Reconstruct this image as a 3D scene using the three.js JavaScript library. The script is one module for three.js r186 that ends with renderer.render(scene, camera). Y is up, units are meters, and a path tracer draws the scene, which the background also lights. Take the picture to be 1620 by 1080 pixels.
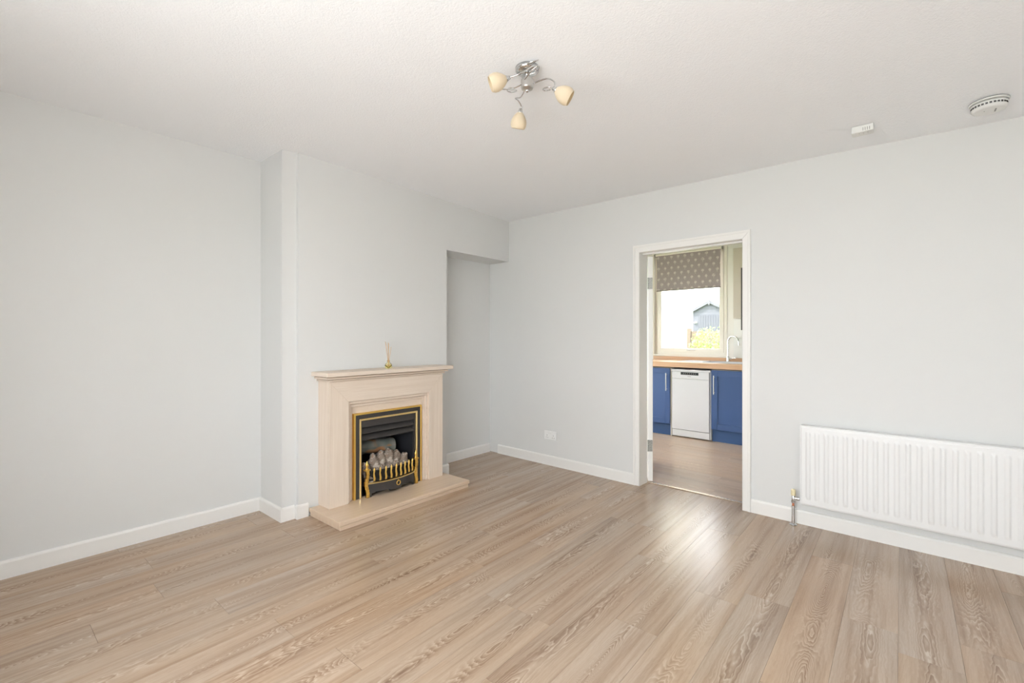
import * as THREE from 'three';
import { RoundedBoxGeometry } from 'three/addons/geometries/RoundedBoxGeometry.js';
import { mergeGeometries, mergeVertices, toCreasedNormals } from 'three/addons/utils/BufferGeometryUtils.js';
import { ImprovedNoise } from 'three/addons/math/ImprovedNoise.js';
import { RectAreaLightUniformsLib } from 'three/addons/lights/RectAreaLightUniformsLib.js';

// ---------------------------------------------------------------- camera, sky, light
const scene = new THREE.Scene();
const renderer = new THREE.WebGLRenderer({ antialias: true });
renderer.toneMapping = THREE.LinearToneMapping;
renderer.toneMappingExposure = 1.12;
renderer.shadowMap.enabled = true;
RectAreaLightUniformsLib.init();

const YAW = THREE.MathUtils.degToRad(49.843);
const camera = new THREE.PerspectiveCamera(THREE.MathUtils.radToDeg(2 * Math.atan(540 / 732)), 1.5, 0.05, 200);
camera.position.set(0, 1.27, 0);
camera.lookAt(Math.sin(YAW), 1.27, -Math.cos(YAW));
camera.setViewOffset(1620, 1080, 0, 7, 1620, 1080);
camera.updateProjectionMatrix();
scene.add(camera);

// bright overcast sky
const SKY = 9.0;
scene.background = new THREE.Color(0.94, 0.975, 1.0);
scene.backgroundIntensity = SKY;

// hazy sun high behind the house on the window side
const sun = new THREE.DirectionalLight(new THREE.Color(1.0, 0.96, 0.88), 9);
sun.position.set(-10.5, 22, -5);
sun.target.position.set(4, 0, -2);
sun.position.add(sun.target.position);
sun.castShadow = true; sun.shadow.mapSize.set(2048, 2048); sun.shadow.radius = 3;
Object.assign(sun.shadow.camera, { left: -22, right: 22, top: 22, bottom: -22, near: 1, far: 60 });
scene.add(sun, sun.target);

// Two frames: the room's own axes, and the door wall (with the kitchen behind it), which stands 2 degrees off square.
const DOOR_TURN = THREE.MathUtils.degToRad(-1.98);
const WORLD = { o: new THREE.Vector3(0, 0, 0), r: 0 };
const DOOR = { o: new THREE.Vector3(3.665, 0, 0), r: DOOR_TURN };
const UPAXIS = new THREE.Vector3(0, 1, 0);
function toWorld(frame, x, y, z) { return new THREE.Vector3(x, y, z).applyAxisAngle(UPAXIS, frame.r).add(frame.o); }

// daylight entering by the window openings: the sky's light at the panes
function windowLight(frame, center, towards, w, h, intensity, color) {
  const l = new THREE.RectAreaLight(color, intensity, w, h);
  l.position.copy(toWorld(frame, ...center));
  l.lookAt(toWorld(frame, ...towards));
  scene.add(l);
}
const DAY = new THREE.Color(0.895, 0.95, 1.0);
windowLight(WORLD, [-0.69, 1.375, -0.65], [3, 1.375, -0.65], 2.1, 1.25, 4.9, DAY);
windowLight(DOOR, [1.25, 1.25, -3.49], [1.25, 1.25, 0], 1.2, 1.7, 0.9, DAY);

// ---------------------------------------------------------------- helpers
let seed = 20240611;
function rnd() { seed = (seed * 1664525 + 1013904223) >>> 0; return seed / 4294967296; }
const R = (a, b) => a + (b - a) * rnd();
const noise = new ImprovedNoise();
const N = (x, y = 0, z = 0) => noise.noise(x + 31.7, y + 17.3, z + 7.9);
const clamp = (v, a = 0, b = 1) => Math.min(b, Math.max(a, v));
const mix = (a, b, t) => a + (b - a) * t;
const smooth = (a, b, t) => { t = clamp((t - a) / (b - a)); return t * t * (3 - 2 * t); };

const used = {};
function numbered(name) {
  const n = used[name] ?? 0; used[name] = n + 1;
  return n ? `${name}_${String(n).padStart(3, '0')}` : name;
}
const bases = new WeakMap();
function put(o, base, frame) {
  o.position.copy(toWorld(frame, ...base));
  o.rotation.y = frame.r;
  bases.set(o, base);
}
function shadows(m) { m.castShadow = true; m.receiveShadow = true; return m; }
function info(o, label, category, extra = {}) {
  o.userData = { label, category };
  if (extra.group) o.userData.group = extra.group;
  if (extra.kind) o.userData.kind = extra.kind;
}
// a Group at the thing's base; its parts are given in the frame's coordinates
function thing(name, label, category, base = [0, 0, 0], frame = WORLD, extra = {}) {
  const o = new THREE.Group();
  o.name = numbered(name); put(o, base, frame); info(o, label, category, extra);
  scene.add(o);
  return o;
}
// a thing of one mesh
function solid(name, label, category, geo, mat, base = [0, 0, 0], frame = WORLD, extra = {}) {
  geo.translate(-base[0], -base[1], -base[2]);
  const o = shadows(new THREE.Mesh(geo, mat));
  o.name = numbered(name); put(o, base, frame); info(o, label, category, extra);
  scene.add(o);
  return o;
}
const S = { kind: 'structure' };
function part(parent, name, geo, mat, label) {
  let b = bases.get(parent);
  geo.translate(-b[0], -b[1], -b[2]);
  const m = shadows(new THREE.Mesh(geo, mat));
  m.name = name; bases.set(m, b);
  if (label) m.userData.label = label;
  parent.add(m);
  return m;
}
// ---- geometry
function box(x0, x1, y0, y1, z0, z1, bevel = 0) {
  const w = x1 - x0, h = y1 - y0, d = z1 - z0;
  const g = bevel > 0 ? new RoundedBoxGeometry(w, h, d, 2, Math.min(bevel, w / 2.01, h / 2.01, d / 2.01)) : new THREE.BoxGeometry(w, h, d).toNonIndexed();
  g.translate((x0 + x1) / 2, (y0 + y1) / 2, (z0 + z1) / 2);
  return g;
}
function flat(g) { return g.index ? g.toNonIndexed() : g; }
function join(list) { return mergeGeometries(list.map((g) => { g = flat(g); for (const k of Object.keys(g.attributes)) if (!['position', 'normal', 'uv'].includes(k)) g.deleteAttribute(k); return g; })); }
// uv in metres, u running along the given axis where the face allows
function uvm(g, along = 'x', du = 0, dv = 0) {
  g = flat(g);
  const p = g.attributes.position, n = g.attributes.normal, uv = new Float32Array(p.count * 2);
  const get = (i) => [p.getX(i), p.getY(i), p.getZ(i)], A = 'xyz'.indexOf(along);
  const a = new THREE.Vector3(), b = new THREE.Vector3(), c = new THREE.Vector3();
  for (let i = 0; i < p.count; i += 3) {
    a.fromBufferAttribute(p, i); b.fromBufferAttribute(p, i + 1); c.fromBufferAttribute(p, i + 2);
    b.sub(a); c.sub(a); b.cross(c);
    const q = [Math.abs(b.x), Math.abs(b.y), Math.abs(b.z)], k = q.indexOf(Math.max(...q));
    let rest = [0, 1, 2].filter((j) => j !== k);
    if (rest[1] === A) rest.reverse();
    for (let j = i; j < i + 3; j++) { const v = get(j); uv[j * 2] = v[rest[0]] + du; uv[j * 2 + 1] = v[rest[1]] + dv; }
  }
  g.setAttribute('uv', new THREE.BufferAttribute(uv, 2));
  return g;
}
// outline in the x-y plane, pushed from z0 to z1
function slab(points, z0, z1, bevel = 0, holes = []) {
  const s = new THREE.Shape(points.map(([x, y]) => new THREE.Vector2(x, y)));
  for (const h of holes) s.holes.push(new THREE.Path(h.map(([x, y]) => new THREE.Vector2(x, y))));
  const g = new THREE.ExtrudeGeometry(s, { depth: z1 - z0 - 2 * bevel, bevelEnabled: bevel > 0, bevelThickness: bevel, bevelSize: bevel, bevelOffset: -bevel, bevelSegments: 1, curveSegments: 16 });
  g.translate(0, 0, z0 + bevel);
  return g;
}
// outline in the z-y plane, pushed from x0 to x1
function slabX(points, x0, x1, bevel = 0, holes = []) {
  const f = (l) => l.map(([z, y]) => [-z, y]);
  const g = slab(f(points), x0, x1, bevel, holes.map(f));
  g.rotateY(Math.PI / 2);   // (x,y,z) -> (z,y,-x)
  return g;
}
// outline in the x-z plane, pushed from y0 to y1
function slabY(points, y0, y1, bevel = 0, holes = []) {
  const f = (l) => l.map(([x, z]) => [x, -z]);
  const g = slab(f(points), y0, y1, bevel, holes.map(f));
  g.rotateX(-Math.PI / 2);
  return g;
}
function tube(points, r, seg = 40, radial = 10, closed = false) {
  const c = new THREE.CatmullRomCurve3(points.map((p) => new THREE.Vector3(...p)), closed, 'catmullrom', 0.5);
  return new THREE.TubeGeometry(c, seg, r, radial, closed);
}
function rod(a, b, r0, r1 = r0, seg = 14) {
  const A = new THREE.Vector3(...a), B = new THREE.Vector3(...b), d = B.clone().sub(A), l = d.length();
  const g = new THREE.CylinderGeometry(r1, r0, l, seg);
  g.translate(0, l / 2, 0);
  g.applyQuaternion(new THREE.Quaternion().setFromUnitVectors(UPAXIS, d.normalize()));
  g.translate(...a);
  return g;
}
// profile [[radius, height], ...] turned about an axis from a point in a direction
function lathe(profile, at = [0, 0, 0], dir = [0, 1, 0], seg = 32) {
  const g = new THREE.LatheGeometry(profile.map(([r, y]) => new THREE.Vector2(r, y)), seg);
  g.applyQuaternion(new THREE.Quaternion().setFromUnitVectors(UPAXIS, new THREE.Vector3(...dir).normalize()));
  g.translate(...at);
  return g;
}
function ball(at, r, w = 18, h = 12) { const g = new THREE.SphereGeometry(r, w, h); g.translate(...at); return g; }
// skirting: a run from a to b (x,z) whose front looks to the left of the run when seen from above with z down
function skirting(x0, z0, x1, z1, nx, nz, height = 0.095, depth = 0.016) {
  const len = Math.hypot(x1 - x0, z1 - z0);
  const g = slab([[0, 0], [depth, 0], [depth, height - 0.012], [depth - 0.003, height - 0.005], [depth - 0.008, height], [0, height]], 0, len);
  const ux = (x1 - x0) / len, uz = (z1 - z0) / len;
  const m = new THREE.Matrix4().set(nx, 0, ux, x0, 0, 1, 0, 0, nz, 0, uz, z0, 0, 0, 0, 1);
  if (m.determinant() < 0) {   // keep faces outwards: run the other way
    g.translate(0, 0, -len); g.applyMatrix4(new THREE.Matrix4().set(nx, 0, -ux, x0, 0, 1, 0, 0, nz, 0, -uz, z0, 0, 0, 0, 1));
  } else g.applyMatrix4(m);
  return flat(g);
}

// ---------------------------------------------------------------- textures
function dataTex(w, h, fn, srgb = true) {
  const d = new Uint8Array(w * h * 4);
  for (let j = 0; j < h; j++) for (let i = 0; i < w; i++) {
    const c = fn(i, j), k = (j * w + i) * 4;
    d[k] = clamp(c[0], 0, 255); d[k + 1] = clamp(c[1], 0, 255); d[k + 2] = clamp(c[2], 0, 255); d[k + 3] = 255;
  }
  const t = new THREE.DataTexture(d, w, h, THREE.RGBAFormat);
  t.wrapS = t.wrapT = THREE.RepeatWrapping; t.magFilter = THREE.LinearFilter; t.minFilter = THREE.LinearMipmapLinearFilter; t.generateMipmaps = true;
  if (srgb) t.colorSpace = THREE.SRGBColorSpace;
  t.needsUpdate = true;
  return t;
}
const PL = 1.29, PW = 0.196;   // plank length and width
const FLOOR_BASE = [184, 162, 141], FLOOR_DARK = [132, 106, 86], FLOOR_LIGHT = [216, 199, 180];
function plankTexture(k, lift = 0, calm = 1) {
  const W = 1024, H = 176, o = k * 13.37, amp = [26, 18, 32, 9, 22, 16, 34, 6][k % 8], cw = [0.026, 0.034, 0.03, 0.05, 0.022, 0.03, 0.036, 0.04][k % 8], warm = [0, 2, -1, 2, -1, 1, 0, -2][k % 8];
  return dataTex(W, H, (i, j) => {
    const u = i / W * PL, v = j / H * PW;
    const c = PW * (0.5 + 0.22 * N(u * 0.9, o)) + 0.16 * PW * N(o, u * 0.4 + 3) + 0.0025 * N(u * 7, v * 30, o);
    const q = (v - c) + 0.005 * N(u * 3.0, v * 18, o + 4);
    const heart = Math.exp(-((q / cw) ** 2));
    const idx = 78 * Math.sqrt(q * q + 0.00008) + amp * heart * N(u * 1.9, o + 2.2) + 1.6 * N(u * 4, v * 26, o + 1) + 0.45 * N(u * 30, v * 110, o + 6);
    const t = idx - Math.floor(idx);
    const strength = clamp(0.12 + 0.78 * heart * smooth(0.0, 0.3, Math.abs(N(u * 1.3 + 5, o + 9)) + 0.10));
    const ring = smooth(0.25, 0.85, t) * (1 - smooth(0.92, 1.0, t));
    const lime = smooth(0.0, 0.06, t) * (1 - smooth(0.1, 0.26, t));
    const pore = N(u * 22, v * 520, o) * 0.6 + N(u * 60, v * 1200, o + 3) * 0.5;
    const streak = N(u * 1.7, v * 46, o + 8) * 0.9 + N(u * 0.8, v * 17, o + 5) * 0.8 + N(u * 4.5, v * 120, o + 18) * 0.5;
    const blotch = N(u * 1.6, v * 7, o + 12);
    const dk = calm * clamp(0.50 * ring * strength + 0.16 * Math.max(0, pore) + 0.42 * Math.max(0, streak) + 0.20 * Math.max(0, blotch));
    const lt = clamp(0.48 * lime * strength + 0.12 * Math.max(0, -pore) + 0.20 * Math.max(0, -streak));
    return [0, 1, 2].map((ch) => mix(mix(FLOOR_BASE[ch], FLOOR_DARK[ch], dk), FLOOR_LIGHT[ch], lt) + (ch === 0 ? warm : ch === 2 ? -warm : 0) + 4 * blotch * (ch === 0 ? 1 : ch === 2 ? -1 : 0) + lift);
  });
}
const plankTex = Array.from({ length: 8 }, (_, k) => plankTexture(k));

const artexTex = (() => {   // stippled ceiling relief, 0.5 m a tile
  const W = 1024, h = new Float32Array(W * W);
  for (let k = 0; k < 9000; k++) {
    const x = rnd() * W, y = rnd() * W, r = R(4, 11), s = R(0.3, 1), a = R(0, Math.PI), e = R(1, 2.2);
    const ca = Math.cos(a), sa = Math.sin(a), m = Math.ceil(r * 2.2);
    for (let j = -m; j <= m; j++) for (let i = -m; i <= m; i++) {
      const p = (i * ca + j * sa) / e, q = (-i * sa + j * ca), d = (p * p + q * q) / (r * r);
      if (d < 1) { const n = (((Math.floor(y) + j + W) % W) * W) + ((Math.floor(x) + i + W) % W); h[n] = Math.max(h[n], s * (1 - d)); }
    }
  }
  return dataTex(W, W, (i, j) => { const v = 30 + 200 * h[j * W + i]; return [v, v, v]; }, false);
})();
artexTex.repeat.set(1 / 0.55, 1 / 0.55);

const plasterTex = dataTex(512, 512, (i, j) => {   // roller-painted plaster, 1 m a tile
  const wrap = (f, o) => { const a = i / 512, b = j / 512; return mix(mix(N(a * f, b * f, o), N((a - 1) * f, b * f, o), a), mix(N(a * f, (b - 1) * f, o), N((a - 1) * f, (b - 1) * f, o), a), b); };
  const v = 128 + 60 * wrap(8, 1) + 45 * wrap(40, 2) + 30 * wrap(120, 3);
  return [v, v, v];
}, false);

const limedTex = dataTex(1024, 512, (i, j) => {   // limed oak of the fire surround, 1 m x 0.25 m a tile
  const u = i / 1024, v = j / 512 * 0.25;
  const w = smooth(0, 0.1, u) * (1 - smooth(0.9, 1, u));
  const g = 0.9 * N(u * 2 * 1.0, v * 260, 1) * w + 0.7 * N(u * 5, v * 600, 2) + 0.5 * N(u * 1.3, v * 60, 5) * w + 0.5 * N(u * 22, v * 1500, 3);
  const d = clamp(0.5 + 0.5 * g);
  return [mix(238, 220, d), mix(224, 202, d), mix(209, 183, d)];
});
limedTex.repeat.set(1, 4);

const worktopTex = dataTex(1024, 256, (i, j) => {
  const u = i / 1024 * 2, v = j / 256 * 0.3;
  const g = N(u * 1.5, v * 90, 21) + 0.6 * N(u * 6, v * 300, 22) + 0.5 * N(u * 0.8, v * 20, 23);
  const d = clamp(0.5 + 0.45 * g);
  return [mix(220, 192, d), mix(184, 150, d), mix(152, 116, d)];
});
worktopTex.repeat.set(0.5, 1 / 0.3);

const coalTex = dataTex(256, 256, (i, j) => {
  const u = i / 256 * 5, v = j / 256 * 5;
  const ash = smooth(0.05, 0.45, N(u, v, 1) + 0.6 * N(u * 2.7, v * 2.7, 2)), rust = smooth(0.1, 0.5, N(u * 0.8, v * 0.8, 9)), fl = smooth(0.3, 0.55, N(u * 4, v * 4, 5));
  const base = [142, 127, 114], a = [214, 203, 190], r = [150, 114, 90];
  return [0, 1, 2].map((c) => mix(mix(mix(base[c], r[c], rust * 0.7), a[c], ash * 0.75), 226, fl * 0.35));
});
const logTex = dataTex(256, 128, (i, j) => {
  const u = i / 256 * 6, v = j / 128 * 3, a = N(u, v * 2, 41), b = N(u * 0.7, v, 44);
  const k = clamp(0.5 + 0.6 * a), r = smooth(0.15, 0.4, b);
  return [mix(mix(96, 152, k), 170, r), mix(mix(104, 148, k), 122, r), mix(mix(100, 136, k), 84, r)];
});
const turfTex = dataTex(256, 256, (i, j) => { const a = N(i / 5, j / 5, 3), b = N(i / 40, j / 40, 6); return [92 + 26 * a + 18 * b, 116 + 30 * a + 16 * b, 58 + 20 * a]; });
turfTex.repeat.set(0.6, 0.6);

const blindTex = (() => {   // taupe blind with rows of pale seed-head trees
  const c = document.createElement('canvas'); c.width = 1024; c.height = 560;
  const g = c.getContext('2d');
  g.fillStyle = '#aa9e9f'; g.fillRect(0, 0, 1024, 560);
  for (let k = 0; k < 9000; k++) { g.fillStyle = rnd() < 0.5 ? 'rgba(60,52,46,0.10)' : 'rgba(220,210,198,0.08)'; g.fillRect(rnd() * 1024, rnd() * 560, R(2, 16), 1.4); }
  const dx = 112, dy = 84;
  for (let r = -1; r < 8; r++) for (let q = -1; q < 11; q++) {
    const x = q * dx + (r % 2 ? dx / 2 : 0) + 30, y = r * dy + 40, s = R(0.85, 1.15);
    for (let k = 0; k < 70; k++) {
      const an = rnd() * Math.PI * 2, l = 22 * s * Math.sqrt(rnd());
      g.fillStyle = 'rgba(224,218,212,0.30)'; g.beginPath(); g.arc(x + Math.cos(an) * l, y + Math.sin(an) * l * 0.9, 4.2, 0, 7); g.fill();
    }
    g.strokeStyle = 'rgba(222,216,210,0.55)'; g.lineWidth = 4; g.beginPath(); g.moveTo(x, y + 14 * s); g.lineTo(x, y + 34 * s); g.stroke();
    g.beginPath(); g.moveTo(x - 11, y + 36 * s); g.lineTo(x + 11, y + 36 * s); g.stroke();
  }
  const t = new THREE.CanvasTexture(c); t.colorSpace = THREE.SRGBColorSpace;
  return t;
})();
const hingeTex = dataTex(64, 64, (i, j) => { const v = 150 + 50 * N(i / 6, j / 6, 4) + (rnd() < 0.25 ? 45 : 0); return [v, v, v * 0.97]; });

// ---------------------------------------------------------------- materials
const std = (color, roughness = 0.6, o = {}) => new THREE.MeshStandardMaterial({ color, roughness, ...o });
const phys = (color, roughness, o = {}) => new THREE.MeshPhysicalMaterial({ color, roughness, ...o });
const M = {
  wall: std(0xe0e0de, 0.85, { bumpMap: plasterTex, bumpScale: 0.0006 }),
  kitchenWall: std(0xece8e2, 0.85, { bumpMap: plasterTex, bumpScale: 0.0005 }),
  ceiling: std(0xf8f9fb, 0.9, { bumpMap: artexTex, bumpScale: 0.0009 }),
  gloss: std(0xefede9, 0.38),
  frameWhite: std(0xece6dc, 0.4),
  subfloor: std(0x3a2f26, 0.9),
  limed: std(0xffffff, 0.5, { map: limedTex }),
  hearth: std(0xf6ece0, 0.3, { map: limedTex }),
  brass: std(0xf2cc70, 0.28, { metalness: 1 }),
  brassPale: std(0xf6dc9c, 0.28, { metalness: 1 }),
  iron: std(0x454240, 0.55, { metalness: 0.2 }),
  ironDark: std(0x24221f, 0.6),
  fireback: std(0x2b2c30, 0.6),
  coal: std(0xffffff, 0.9, { map: coalTex, bumpMap: coalTex, bumpScale: 0.004 }),
  ash: std(0x6a5f56, 0.95),
  log: std(0xffffff, 0.9, { map: logTex }),
  rim: std(0x8d8a8c, 0.5, { metalness: 0.4 }),
  chrome: std(0xd6d6d6, 0.12, { metalness: 1 }),
  steel: std(0xcfcdc9, 0.3, { metalness: 1 }),
  copper: std(0xd28b6c, 0.3, { metalness: 1 }),
  cream: std(0xe9dcb6, 0.5),
  plastic: std(0xebebe8, 0.42),
  plasticWarm: std(0xf0f0ee, 0.45),
  slot: std(0x17171a, 0.7),
  grey: std(0x9c9b97, 0.6),
  radiator: std(0xececeb, 0.32),
  shadeGlass: phys(0xf6ead2, 0.75, { transmission: 0.45, thickness: 0 }),
  blue: std(0x3a5686, 0.45),
  bluePlinth: std(0x32517f, 0.5),
  white: std(0xd4d4d7, 0.3),
  display: std(0x2a2c2f, 0.25),
  worktop: std(0xffffff, 0.35, { map: worktopTex }),
  tile: std(0xf0eeea, 0.15),
  grout: std(0xcfcac2, 0.9),
  unit: std(0xd2c7ba, 0.4),
  darkUnit: std(0x3a3633, 0.4),
  carcass: std(0xb9b3aa, 0.6),
  blind: std(0xffffff, 0.95, { map: blindTex }),
  pane: phys(0xffffff, 0.0, { transmission: 1, thickness: 0, ior: 1.45 }),
  bottle: phys(0xfffbe8, 0.03, { transmission: 1, thickness: 0.01, ior: 1.3, attenuationColor: new THREE.Color(0.97, 0.90, 0.35), attenuationDistance: 0.05 }),
  reed: std(0xd8b48a, 0.8),
  render: std(0xf2f0ea, 0.9),
  shed: std(0x585962, 0.85),
  shedDoor: std(0x50515a, 0.85),
  shedTrim: std(0x5c5c63, 0.8),
  roofFelt: std(0x454447, 0.95),
  fence: std(0x6d6156, 0.9),
  turf: std(0xffffff, 1, { map: turfTex }),
  bark: std(0x5a4a3a, 0.9),
  hinge: std(0xffffff, 0.45, { map: hingeTex, metalness: 0.6 }),
};
const plankMats = [];
for (const tint of [0xffffff, 0xfaf8f5, 0xfcf8f3]) for (const t of plankTex) plankMats.push(phys(tint, 0.25, { map: t, ior: 1.55 }));
const kitchenPlankMats = [1, 3, 4, 5, 7, 11].map((k) => plankTexture(k, 14, 0.6)).map((t) => phys(0xfcfaf8, 0.28, { map: t, ior: 1.55 }));

// ================================================================ THE ROOM
const ZL = -3.616;              // left wall
const ZB = -3.232;              // chimney breast front
const XB0 = 1.412, XB1 = 2.889; // chimney breast sides
const ZA = -3.516;              // back of the alcove
const XW = -0.7, ZF = 1.6;    // window wall behind the camera, wall on the right behind the frame
const doorX = (z, l = 0) => 3.665 + l - 0.0345 * z;   // world x on the door wall

// ---- floor
{
  const floor = solid('floor', 'oak laminate floor of the living room, wide brown-grey boards', 'floor', slabY([[XW, ZL], [doorX(ZL, 0.145), ZL], [doorX(ZF, 0.145), ZF], [XW, ZF]], -0.12, -0.009), M.subfloor, [0, 0, 0], WORLD, S);
  const joints = { 6: 2.955, 5: 2.545, 4: 3.19, 3: 2.366, '-1': 2.43, 13: 0.36, 14: 0.63, 12: 0.785, 9: 1.86 };
  let n = 0;
  for (let k = -9; k <= 18; k++) {
    const za = Math.min(-0.0135 - k * 0.1953, ZF), zb = Math.max(za - 0.1953, ZL);
    if (za - zb < 0.02 || za > ZF + 0.001) continue;
    const end = doorX((za + zb) / 2, 0.14);
    let j = joints[k] ?? (((k * 0.47) % 1 + 1) % 1) * PL;
    while (j > XW) j -= PL;
    for (; j < end; j += PL) {
      const x0 = Math.max(j, XW), x1 = Math.min(j + PL, end);
      if (x1 - x0 < 0.03) continue;
      const g = box(x0 + 0.0006, x1 - 0.0006, -0.0088, R(-0.0002, 0), zb + 0.0004, za - 0.0004);
      const p = g.attributes.position, uv = g.attributes.uv, fu = rnd() < 0.5, fv = rnd() < 0.5;
      for (let i = 0; i < p.count; i++) { const a = (p.getX(i) - j) / PL, b = clamp((p.getZ(i) - zb) / 0.1953); uv.setXY(i, fu ? 1 - a : a, fv ? 1 - b : b); }
      part(floor, 'plank', g, plankMats[(n * 7 + Math.floor(rnd() * 24)) % 24]);
      n++;
    }
  }
}
// ---- ceiling: old plaster that drops a little towards the door wall
const ceilAt = (x, z) => 2.562 - (0.053 + Math.max(0, z + 3.1) * 0.0125 + 0.02 * smooth(-0.6, 0.6, z)) * Math.pow(clamp((x - 1.2) / 2.5, 0, 1.1), 1.4);
{
  const g = new THREE.BoxGeometry(4.9, 0.2, 5.6, 44, 1, 48); g.translate(XW - 0.2 + 4.9 / 2, 0, ZL - 0.15 + 2.8);
  const p = g.attributes.position, uv = g.attributes.uv;
  for (let i = 0; i < p.count; i++) { const x = p.getX(i), z = p.getZ(i); p.setY(i, p.getY(i) < 0 ? ceilAt(x, z) : 2.8); uv.setXY(i, x, z); }
  g.computeVertexNormals();
  solid('ceiling', 'white stippled plaster ceiling of the living room', 'ceiling', g, M.ceiling, [0, 2.56, 0], WORLD, S);
}
const TOP = 2.62;
// ---- walls
solid('wall_left', 'plain white wall left of the chimney breast', 'wall', uvm(box(XW - 0.15, XB0 + 0.02, 0, TOP, ZL - 0.15, ZL)), M.wall, [0, 0, ZL], WORLD, S);
{
  const fx0 = 1.92, fx1 = 2.44, fy = 0.66;
  const g = join([
    box(XB0, 1.518, 0, TOP, ZL - 0.15, ZB - 0.03),                 // boxed strip on the left
    box(1.51, fx0, 0, TOP, ZL - 0.15, ZB), box(fx1, XB1, 0, TOP, ZL - 0.15, ZB),
    box(fx0, fx1, fy, TOP, ZL - 0.15, ZB), box(fx0, fx1, 0, fy, ZL - 0.15, -3.47),
    box(fx0, fx1, 0, 0.055, -3.47, ZB),
    box(XB1, 3.95, 2.078, TOP, ZL - 0.15, ZB),                     // header over the alcove
  ]);
  solid('wall_chimney_breast', 'white chimney breast with a boxed left edge and a header over the alcove', 'wall', uvm(g), M.wall, [2.15, 0, ZB], WORLD, S);
}
solid('wall_alcove', 'shaded white back wall of the alcove right of the chimney breast', 'wall', uvm(box(XB1, 3.95, 0, 2.078, ZL - 0.15, ZA)), M.wall, [3.3, 0, ZA], WORLD, S);
// door wall, in its own frame; opening for the kitchen door
const DZ0 = -1.712, DZ1 = -0.898, DH = 1.988, WT = 0.13;
solid('wall_right', 'white wall with the kitchen doorway and the radiator', 'wall',
  uvm(join([box(0, WT, 0, TOP, -3.78, DZ0 - 0.03, 0), box(0, WT, 0, TOP, DZ1 + 0.03, 1.8), box(0, WT, DH + 0.03, TOP, DZ0 - 0.03, DZ1 + 0.03)]), 'z'), M.wall, [0, 0, 0], DOOR, S);
// window wall behind the camera
const W0 = -1.75, W1 = 0.45, WY0 = 0.70, WY1 = 2.05;
solid('wall_window', 'white wall behind the viewer with the wide living room window', 'wall',
  uvm(join([box(XW - 0.15, XW, 0, TOP, ZL, W0), box(XW - 0.15, XW, 0, TOP, W1, ZF + 0.15), box(XW - 0.15, XW, 0, WY0, W0, W1), box(XW - 0.15, XW, WY1, TOP, W0, W1)]), 'z'), M.wall, [XW, 0, 0], WORLD, S);
solid('wall_front', 'plain white wall behind the viewer, beyond the radiator', 'wall', uvm(box(XW, 4.0, 0, TOP, ZF, ZF + 0.15)), M.wall, [1, 0, ZF], WORLD, S);
{
  const w = thing('window_2', 'wide white living room window in the wall facing the doorway', 'window', [XW - 0.08, WY0, (W0 + W1) / 2], WORLD, S);
  const x0 = XW - 0.11, x1 = XW - 0.05, m = (W0 + W1) / 2 - 0.025;
  part(w, 'window_frame', join([box(x0, x1, WY0, WY0 + 0.05, W0, W1), box(x0, x1, WY1 - 0.05, WY1, W0, W1), ...[W0, m, W1 - 0.05].map((z) => box(x0, x1, WY0 + 0.05, WY1 - 0.05, z, z + 0.05))]), M.frameWhite);
  for (const [a, b] of [[W0 + 0.05, m], [m + 0.05, W1 - 0.05]]) part(w, 'pane', box(XW - 0.084, XW - 0.08, WY0 + 0.05, WY1 - 0.05, a, b), M.pane);
  part(w, 'window_sill', box(XW - 0.05, XW + 0.06, WY0 - 0.03, WY0, W0, W1, 0.006), M.gloss);
}
// ---- skirting boards
solid('baseboard_left', 'white skirting board along the left wall', 'skirting board', skirting(XW, ZL, XB0, ZL, 0, 1), M.gloss, [0, 0, ZL], WORLD, S);
solid('baseboard_boxing', 'white skirting round the boxed left corner of the chimney breast', 'skirting board',
  join([skirting(XB0, ZL + 0.016, XB0, ZB - 0.03 + 0.016, -1, 0), skirting(XB0, ZB - 0.03, 1.494, ZB - 0.03, 0, 1)]), M.gloss, [XB0, 0, ZB], WORLD, S);
solid('baseboard_breast_left', 'short white skirting left of the hearth', 'skirting board',
  join([skirting(1.51, ZB - 0.014, 1.51, ZB + 0.016, -1, 0), skirting(1.51, ZB, 1.578, ZB, 0, 1)]), M.gloss, [1.55, 0, ZB], WORLD, S);
solid('baseboard_breast_right', 'short white skirting right of the hearth and round into the alcove', 'skirting board',
  join([skirting(2.768, ZB, XB1 + 0.016, ZB, 0, 1), skirting(XB1, ZB, XB1, ZA + 0.016, 1, 0), (() => { const g = skirting(2.706, ZB, 2.768, ZB, 0, 1, 0.034); g.translate(0, 0.061, 0); return g; })()]), M.gloss, [2.85, 0, ZB], WORLD, S);
solid('baseboard_alcove', 'white skirting at the back of the alcove', 'skirting board', skirting(XB1 + 0.016, ZA, doorX(ZA) - 0.016, ZA, 0, 1), M.gloss, [3.3, 0, ZA], WORLD, S);
solid('baseboard_right_far', 'white skirting between the alcove and the kitchen doorway', 'skirting board', skirting(0, ZA + 0.13, 0, DZ0 - 0.058, -1, 0), M.gloss, [0, 0, -2.6], DOOR, S);
solid('baseboard_right_near', 'white skirting under the radiator right of the doorway', 'skirting board', skirting(0, DZ1 + 0.058, 0, 1.2, -1, 0), M.gloss, [0, 0, 0], DOOR, S);

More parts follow.
